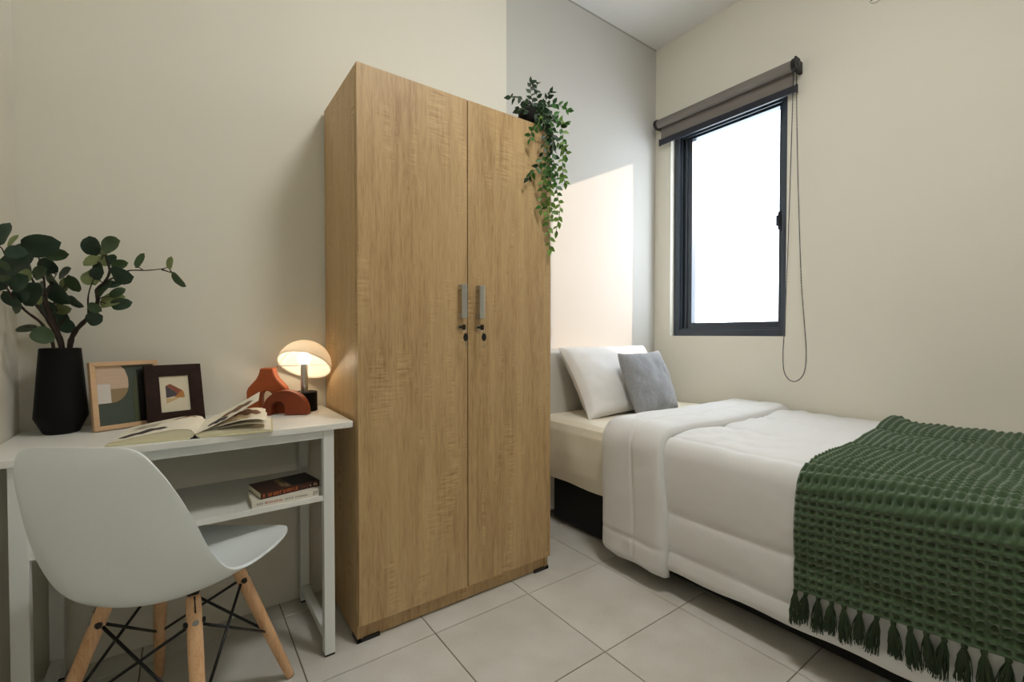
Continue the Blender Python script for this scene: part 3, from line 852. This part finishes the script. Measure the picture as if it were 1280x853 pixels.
closed_book('white paperback lying beneath the brown book on the desk shelf', (0.158, 1.496, SZ), R(0.5), 0.182, 0.112, 0.0205, M['cover_white'],
            [(0.012, 0.034, 0.010, 0.006, M['print_grey']), (0.036, 0.078, 0.010, 0.0065, M['print_red']), (0.086, 0.150, 0.010, 0.005, M['print_grey']), (0.166, 0.174, 0.0105, 0.012, M['print_grey'])])
_, cvb = closed_book('dark brown paperback with orange spine lettering on top of the white book', (0.181, 1.500, SZ+0.0206), R(10), 0.172, 0.115, 0.0185, M['cover_brown'],
            [(0.006, 0.106, 0.009, 0.010, M['print_orange']), (0.114, 0.135, 0.009, 0.006, M['print_rust']), (0.142, 0.166, 0.009, 0.007, M['print_sand'])])
MB().box((0.066, 0.02, 0.0185), (0.080, 0.10, 0.0188)).box((0.074, 0.01, 0.0185), (0.088, 0.05, 0.0188)).build('cover_print', M['print_tan'], cvb)
MB().box((0.092, 0.006, 0.0185), (0.168, 0.112, 0.0187)).build('cover_panel', M['print_black'], cvb)

# ------------------------------------------------------------------ terracotta vase and arch
tv = thing('sculptural_vase', 'terracotta bottle-shaped vase with an arched opening beside the lamp', 'vase', (0.246, 1.815, DZ), R(-24))
outer = [(-0.061, 0), (-0.064, 0.04), (-0.0645, 0.078), (-0.060, 0.092), (-0.048, 0.106), (-0.034, 0.122), (-0.026, 0.138), (-0.0225, 0.150), (-0.0225, 0.160)]
outer = outer+[(-x, z) for x, z in reversed(outer)]
hole = [(0.020, 0.0)]+[(0.0+0.020*math.cos(R(a)), 0.056+0.024*math.sin(R(a))) for a in range(0, 181, 15)]+[(-0.020, 0.0)]
poly = outer+hole
MB().prism([(x, z) for x, z in poly], -0.024, 0.024).build('vase_body', M['terracotta'], tv, bevel=0.006, seg=4)
ar = thing('arch_ornament', 'dark terracotta arch block with a small off-centre opening in front of the vase', 'ornament', (0.291, 1.738, DZ), R(-30))
op = [(-0.076, 0)]+[(0.0+0.076*math.cos(R(180-a)), 0.012+0.074*math.sin(R(180-a))) for a in range(0, 181, 10)]+[(0.076, 0)]
hole = [(0.000, 0)]+[(-0.022+0.022*math.cos(R(a)), 0.026+0.022*math.sin(R(a))) for a in range(0, 181, 20)]+[(-0.044, 0)]
MB().prism(op+hole, -0.019, 0.019).build('arch_body', M['terracotta_deep'], ar, bevel=0.004, seg=3)

# ------------------------------------------------------------------ desk lamp
LP = Vector((0.360, 1.790, DZ))
lp_ = thing('desk_lamp', 'lit mushroom lamp with tilted opal dome on a black cylinder base', 'lamp', LP)
MB().lathe([(0.041, 0), (0.0435, 0.002), (0.0435, 0.068), (0.0415, 0.070)], 40).build('lamp_base', M['black_ceramic'], lp_, bevel=0.001)
MB().lathe([(0.0125, 0.069), (0.0125, 0.172)], 28).build('pole', M['steel'], lp_, smooth=False, bevel=0.001, seg=1)
bulb = MB().lathe([(0.011, 0.170), (0.013, 0.174), (0.021, 0.182), (0.0235, 0.192), (0.021, 0.202), (0.013, 0.210), (0.004, 0.213)], 28).build('bulb', M['bulb'], lp_, smooth=True)
VD = Vector((LP.x, LP.y, 0)).normalized(); VR = Vector((VD.y, -VD.x, 0))
axis = (Vector((0, 0, 1))*math.cos(R(33)) + VD*math.sin(R(33)) + VR*0.28).normalized()
rot = axis.to_track_quat('Z', 'Y').to_matrix().to_4x4()
RD = 0.093
def dome(u, v):
    a = 2*math.pi*u; t = R(90)*(1-v)+R(0.5)*v
    p = Vector((RD*math.sin(t)*math.cos(a), RD*math.sin(t)*math.sin(a), RD*1.0*math.cos(t)))
    return (rot @ p)+Vector((0, 0, 0.166))
sh_ = MB().grid(dome, 56, 18).build('lamp_shade', M['shade'], lp_, smooth=True, solid=0.0022)
rod = VR
c0 = Vector((0, 0, 0.166))
MB().tube([c0-rod*0.087, c0+rod*0.0895], 0.0014, 8).build('cross_rod', M['chrome'], lp_)
for s in (-1, 1):
    MB().cone(c0+rod*s*0.084, c0+rod*s*0.0905, 0.0045, 0.0045, 14).build('rod_knob', M['chrome'], sh_)

# ------------------------------------------------------------------ bed
BX0, BX1 = 1.56, 2.635
bd = thing('bed', 'single bed with pale grey headboard and black base against the window wall', 'bed', (2.1, 0.9, 0))
def bw(x, y, z): return (x-2.1, y-0.9, z)
MB().box(bw(1.57, 1.862, 0.05), bw(2.345, 1.958, 0.930)).build('headboard', M['headboard'], bd, bevel=0.022, seg=5)
MB().box(bw(1.635, -0.08, 0.018), bw(2.62, 1.862, 0.268)).build('base', M['bed_base'], bd, bevel=0.008)
for xx in (1.72, 2.56):
    for yy in (-0.03, 0.9, 1.80):
        MB().cone(bw(xx, yy, 0), bw(xx, yy, 0.020), 0.024, 0.024, 16).build('bed_leg', M['black_plastic'], bd)
MT = 0.585
ms = thing('mattress', 'thick mattress in a cream fitted sheet on the black bed base', 'mattress', (2.1, 0.9, 0.268))
def mw_(x, y, z): return (x-2.1, y-0.9, z-0.268)
def sheet_fn(u, v):
    # u across: down the near side, over the top, down the far side ; v along the bed
    y = -0.075+(1.862+0.072)*v
    per = [(BX0+0.018, 0.262), (BX0+0.004, 0.33), (BX0, 0.42), (BX0, MT-0.06), (BX0+0.008, MT-0.025), (BX0+0.03, MT-0.006), (BX0+0.07, MT), (2.1, MT), (BX1-0.05, MT), (BX1-0.01, MT-0.012), (BX1-0.003, MT-0.06), (BX1-0.003, 0.27)]
    f = u*(len(per)-1); i = min(int(f), len(per)-2); t = f-i
    x = per[i][0]*(1-t)+per[i+1][0]*t; z = per[i][1]*(1-t)+per[i+1][1]*t
    side = max(0, 1-abs(u*(len(per)-1)-2)/3.0)
    wv = fbm(y*7, z*2.2, 3)*0.010+fbm(y*22+z*7, z*4, 8)*0.005
    x -= side*(0.006+wv)
    z += (1-side)*fbm(x*5, y*5, 1)*0.003+(1-side)*fbm(x*16, y*10, 5)*0.0015
    if u < 0.001: z += fbm(y*5, 0, 2)*0.008
    x = min(x, 2.648)
    return mw_(x, y, z)
mb = MB().grid(sheet_fn, 110, 170)
mb.build('fitted_sheet', M['sheet'], ms, smooth=True)
MB().box(mw_(BX0+0.03, -0.06, 0.268), mw_(BX1-0.01, 1.855, MT-0.02)).build('mattress_core', M['sheet'], ms, bevel=0.03, seg=4)

# duvet : cross-section path over the top and down the near side
ZT, RC, XE = MT+0.010, 0.050, 1.536
XBK = 2.625
S_TOP = XBK-(XE+RC); S_ARC = RC*math.pi/2; HEM = 0.085
S_SIDE = ZT-RC-HEM
S_ALL = S_TOP+S_ARC+S_SIDE
def path(s):
    """point (x,z) and outward normal on the drape, s measured from the wall side"""
    if s < S_TOP:
        return XBK-s, ZT, 0.0, 1.0
    if s < S_TOP+S_ARC:
        a = (s-S_TOP)/RC
        return XE+RC-RC*math.sin(a), ZT-RC+RC*math.cos(a), -math.sin(a), math.cos(a)
    q = s-S_TOP-S_ARC
    return XE, ZT-RC-q, -1.0, 0.0
def s_of_z(z): return S_TOP+S_ARC+(ZT-RC-z)
SEAMS = [0.0, 0.36, 0.70, S_TOP+S_ARC*0.1, s_of_z(0.33), s_of_z(0.178), S_ALL+0.02]
def quilt(s):
    for a, c in zip(SEAMS[:-1], SEAMS[1:]):
        if s <= c:
            f = (s-a)/(c-a); wdt = c-a
            return (0.55*(1-abs(2*f-1)**2.2)+0.45*(1-math.exp(-min(f, 1-f)*wdt/0.010)))*min(1.0, wdt/0.24)
    return 0
def d_duvet(s, y):
    wave = fbm(s*2.6, y*2.4, 4)*0.010
    top = max(0.0, min(1.0, (S_TOP+0.05-s)/0.1))
    wr_ = fbm(s*9+fbm(y*4, s*3, 6)*1.2, y*13, 9)*0.0055*(0.35+1.1*top)+top*0.004*max(0, 1-abs(y-0.95)/0.3)*fbm(s*7+y*5, y*24+s*6, 17)+fbm(s*26, y*30, 12)*0.0012
    cross = 0
    return 0.010+0.016*quilt(s)+wave*0.6+wr_
dv = thing('duvet', 'white quilted duvet spread over the bed and hanging down its side', 'duvet', (2.1, 0.6, MT))
def dl(x, y, z): return (x-2.1, y-0.6, z-MT)
DVY0, DVY1 = -0.14, 1.372
def duvet_fn(u, v):
    s = S_ALL*u; y = DVY0+(DVY1-DVY0)*v
    s2 = s
    if s > S_TOP+S_ARC:      # hem wanders a little
        k = (s-S_TOP-S_ARC)/S_SIDE
        s2 = S_TOP+S_ARC+k*(S_SIDE-0.025*(1.08-min(1.08, max(y, 0.2)))/0.8+0.003*math.sin(y*23)*k)
    x, z, nx, nz = path(s2)
    e = min(1.0, (S_ALL-s)/0.03, (DVY1-y)/0.03+0.02, (s+0.004)/0.02)
    d = d_duvet(s2, y)*math.sqrt(max(0.0, e)) - (0.006 if e < 0.15 else 0)
    return dl(min(x+nx*d, 2.645), y, z+nz*d)
mb = MB().grid(duvet_fn, 190, 170)
mb.build('duvet_body', M['duvet'], dv, smooth=True, solid=0.010)
# turned-back band at the head end
FY0, FY1 = 1.075, 1.392
def fold_fn(u, v):
    low = 0.062
    s_end = s_of_z(low)
    s = 0.03+(s_end-0.03)*u
    k = max(0, (s-S_TOP-S_ARC)/S_SIDE)
    skew = 0.02*max(0, k)+0.012*math.sin(s*5.0)
    y = FY0+0.012*math.sin(s*7+1)*(1-v)-0.03*(1-k)*(1-v)*0.4+(FY1-FY0)*v-skew*0.3*(1-v)
    x, z, nx, nz = path(s)
    t = 2*v-1
    prof_ = (1-abs(t)**8)
    seam = 1-0.55*math.exp(-((v-0.44)/0.022)**2)
    sq = 1-0.5*math.exp(-((s-s_of_z(0.175))/0.010)**2)
    endf = min(1.0, (1-u)/0.02+0.03, u/0.02+0.05)
    puff = 0.020*prof_*(seam*0.35+0.65)*(sq*0.45+0.55)
    d = 0.033+0.006*max(0, 1-abs(s-S_TOP-0.03)/0.3)+(puff+fbm(s*3, y*6, 21)*0.006*prof_+fbm(s*14, y*12, 31)*0.003*prof_)*endf
    if v > 0.93: d -= 0.026*((v-0.93)/0.07)**2
    if v < 0.035: d -= 0.024*((0.035-v)/0.035)**2
    if u > 0.97: d -= 0.010*((u-0.97)/0.03)**2
    zz = z+nz*d
    if u > 0.9: zz += 0.010*fbm(y*12, 1, 5)*(u-0.9)/0.1
    return dl(min(x+nx*d, 2.644), y, zz)
MB().grid(fold_fn, 200, 64).build('turned_back_fold', M['duvet'], dv, smooth=True, solid=0.012)

# ------------------------------------------------------------------ green throw with tassels
th = thing('throw_blanket', 'dark green waffle-knit throw with tassels across the duvet', 'blanket', (2.1, 0.24, MT))
def tl(x, y, z): return (x-2.1, y-0.24, z-MT)
TPY, TPS = 0.0216, 0.0236
def hem_z(y): return 0.236+(0.60-y)*0.10
def throw_pt(s, y, h):
    x, z, nx, nz = path(s)
    d = d_duvet(s, y)+0.013+h+fbm(s*3.1, y*3.3, 40)*0.004
    # a soft ruck along the edge and towards the wall
    d += 0.022*math.exp(-((y-0.585)/0.03)**2)*max(0, min(1, (0.35-s)/0.2))
    return (x+nx*d, z+nz*d)
TY0, TY1 = -0.15, 0.605
def throw_fn(u, v):
    y = TY0+(TY1-TY0)*v
    s0, s1 = 0.075, s_of_z(hem_z(y))
    s = s0+(s1-s0)*u
    a = (TY1-y)/TPY; b_ = (s1-s)/TPS
    fa, fb = a-math.floor(a), b_-math.floor(b_)
    da = min(fa, 1-fa)
    rib = math.exp(-(da/0.13)**2)
    loop = math.exp(-((fa-0.5)/0.31)**4-((fb-0.30)/0.17)**2)
    pit = math.exp(-((fa-0.5)/0.30)**4-((fb-0.78)/0.17)**2)
    h = 0.0034*rib+0.0085*loop-0.0095*pit+0.002
    e = min(1.0, (1-v)/0.012+0.0, v/0.012, u/0.008, (1-u)/0.006)
    h = h*max(0, e)-0.006*(1-max(0, e))
    ys = y+(0.030*(1-min(1, s/0.9))+0.010*math.sin(s*6.0)-0.006)*v**3
    x, z = throw_pt(s, y, h)
    return tl(x, ys, z)
MB().grid(throw_fn, 520, 264).build('woven_cloth', M['throw'], th, smooth=True)
def tassel_mesh(seed):
    r = random.Random(seed); mb = MB()
    mb.tube([(0, 0, 0.010), (0.002, 0, 0.004), (0, 0, -0.004)], [0.003, 0.0068, 0.0050], 8)
    L = r.uniform(0.086, 0.100)
    for i in range(50):
        a = r.uniform(0, 2*math.pi); q = math.sqrt(r.random())
        ox, oy = q*math.cos(a), q*math.sin(a)
        l = L*r.uniform(0.82, 1.03); wv = r.uniform(-1, 1)*0.003
        pts = [(ox*0.003, oy*0.003, 0.0), (ox*0.008, oy*0.0115, -l*0.28), (ox*0.0095+wv, oy*0.0145-wv, -l*0.62), (ox*0.010+wv*1.6, oy*0.0175+wv, -l)]
        mb.tube(pts, [0.0013, 0.0015, 0.0014, 0.0009], 4, cap=False)
    me = mb.mesh('tassel'); me.materials.append(M['fringe'])
    me.polygons.foreach_set('use_smooth', [True]*len(me.polygons))
    return me
TM = [tassel_mesh(i) for i in range(4)]
rt_ = random.Random(11)
yy = TY1-0.008; k = 0
while yy > TY0+0.01:
    s1 = s_of_z(hem_z(yy))
    x, z = throw_pt(s1, yy, 0)
    ysh = yy+(0.030*0+0.010*math.sin(s1*6.0)-0.006)*((yy-TY0)/(TY1-TY0))**3
    m4 = Matrix.Translation(tl(x-0.005, ysh, z-0.002)) @ Matrix.Rotation(R(rt_.uniform(-7, 7)), 4, 'X') @ Matrix.Rotation(R(rt_.uniform(0, 3)), 4, 'Y')
    link_copy('tassel', TM[k % 4], m4, th)
    yy -= (0.028 if k in (0, ) else rt_.uniform(0.029, 0.038)); k += 1

# ------------------------------------------------------------------ pillow and cushion
def pillow_mesh(w_, h_, t_, seed, pinch=0.07, n=44, pw_=0.42, wr_amp=0.006, flat_=0.0):
    mb = MB()
    def side(sg):
        def fn(u, v):
            a, c = 2*u-1, 2*v-1
            x = a*w_/2*(1-pinch*(1-c*c)*abs(a)**2); z = c*h_/2*(1-pinch*(1-a*a)*abs(c)**2)
            e = max(0.0, (1-a*a)*(1-c*c))
            th_ = t_/2*(e**pw_)
            nz_ = fbm(a*2.2+seed, c*2.2, sg)*wr_amp*2*e**0.3+fbm(a*7+seed, c*5, sg*3)*wr_amp*0.7*(1-e)**0.8
            if e <= 0: nz_ = 0
            return (x, sg*(th_+nz_*min(1, e*12)), z)
        return fn
    mb.grid(side(-1), n, n); mb.grid(side(1), n, n, flip=True)
    return mb
pl = thing('pillow', 'plump white pillow leaning on the headboard', 'pillow', (2.006, 1.727, 0.764))
pl.rotation_euler = (-0.56, 0, R(1.5))
o = pillow_mesh(0.735, 0.425, 0.170, 2.0, pw_=0.37).build('pillowcase', M['pillow'], pl, smooth=True)
cu = thing('cushion', 'small grey fleece cushion in front of the white pillow', 'cushion', (2.058, 1.562, 0.757))
cu.rotation_euler = (-0.38, R(-1), R(2))
o = pillow_mesh(0.365, 0.345, 0.125, 5.0, pinch=0.06, pw_=0.38, wr_amp=0.005).build('cushion_cover', M['cushion'], cu, smooth=True)

# ------------------------------------------------------------------ trailing plant on the wardrobe
PP = Vector((1.205, 1.530, WH))
pt = thing('trailing_plant', 'trailing leafy plant in a dark pot on the wardrobe corner', 'plant', PP)
MB().lathe([(0.032, 0.0), (0.044, 0.006), (0.051, 0.038), (0.048, 0.072), (0.044, 0.074), (0.040, 0.062), (0.005, 0.058)], 28).build('pot', M['soil'], pt, smooth=True)
VM = {'D': leaf_mesh('leaf', M['vine_dark'], 'pointed'), 'M': leaf_mesh('leaf', M['vine_mid'], 'pointed'),
      'L': leaf_mesh('leaf', M['vine_light'], 'pointed')}
VINES = [
 ([(684, 142), (696, 148), (703, 165), (704, 190), (703, 212), (706, 228)], 1.44, 'DML'),
 ([(680, 142), (689, 152), (691, 175), (690, 205), (688, 240), (690, 268)], 1.43, 'DDML'),
 ([(677, 145), (683, 160), (684, 190), (685, 220), (683, 250), (686, 285), (687, 312)], 1.45, 'DMLL'),
 ([(678, 150), (681, 175), (677, 200), (669, 212), (660, 222)], 1.435, 'DDM'),
 ([(688, 160), (692, 200), (697, 245), (700, 262), (695, 290)], 1.445, 'DML'),
 ([(674, 150), (669, 160), (664, 166), (662, 174)], 1.44, 'DM'),
 ([(668, 140), (655, 126), (646, 122), (639, 122)], 1.50, 'DD'),
 ([(668, 138), (664, 120), (663, 104)], 1.52, 'DD'),
 ([(673, 138), (671, 120), (671, 105)], 1.51, 'DD'),
 ([(677, 138), (690, 130), (702, 133), (710, 138)], 1.50, 'DM'),
 ([(684, 146), (698, 152), (708, 154)], 1.47, 'DML'),
 ([(676, 142), (682, 126), (688, 116)], 1.53, 'DD'),
 ([(684, 150), (695, 175), (706, 186), (708, 196)], 1.44, 'DML'),
 ([(664, 142), (654, 136), (648, 138)], 1.50, 'DD'),
 ([(684, 200), (678, 235), (676, 262)], 1.44, 'MLL'),
]
rv = random.Random(5)
for (ln, yv, tones) in VINES:
    pts = [at_y(x, y, yv+rv.uniform(-0.008, 0.008)) for x, y in ln]
    if ln[0][1] < 160:
        pts = [PP+Vector((rv.uniform(-0.015, 0.02), rv.uniform(-0.02, 0.005), 0.058))]+pts
    cpp = catmull([p-PP for p in pts], 10)
    vine = MB().tube(cpp, 0.0013, 5).build('vine', M['vine_stem'], pt, smooth=True)
    acc = 0; last = cpp[0]; sgn = 1; tot = sum((cpp[i+1]-cpp[i]).length for i in range(len(cpp)-1)); run = 0
    for i, p in enumerate(cpp):
        acc += (p-last).length; run += (p-last).length; last = p
        if acc > 0.0112 or i == len(cpp)-1:
            acc = 0; sgn = -sgn
            d = (cpp[min(i+1, len(cpp)-1)]-cpp[max(i-1, 0)])
            base_ang = math.atan2(d.dot(UP), d.dot(RT))
            ang = base_ang+sgn*R(rv.uniform(25, 75)) if i < len(cpp)-1 else base_ang
            f = run/tot
            tone = tones[min(int(f*len(tones)), len(tones)-1)]
            if rv.random() < 0.25: tone = rv.choice(tones)
            size = rv.uniform(0.024, 0.034)
            mtx = leaf_matrix(p, ang, size, size*0.52, R(rv.uniform(-30, 30)), R(rv.uniform(-45, 45)))
            tip = (mtx @ Vector((1, 0, -0.16)))+PP
            if tip.x < 1.27 and tip.z < WH and tip.y > 1.466:
                mtx = Matrix.Translation((0, 1.462-tip.y, 0)) @ mtx
            link_copy('leaf', VM[tone], mtx, vine)
# frizz of small leaves around the pot
crown = MB().lathe([(0.038, 0.056), (0.034, 0.064), (0.004, 0.066)], 20).build('moss', M['vine_dark'], pt)
for i in range(46):
    a = rv.uniform(0, 2*math.pi); r_ = rv.uniform(0.005, 0.042)
    p = Vector((r_*math.cos(a), r_*math.sin(a), rv.uniform(0.055, 0.095)))
    link_copy('leaf', VM[rv.choice('DDDM')], leaf_matrix(p, R(rv.uniform(-30, 210)), rv.uniform(0.024, 0.036), 0.016, R(rv.uniform(-40, 40)), R(rv.uniform(-60, 60))), crown)
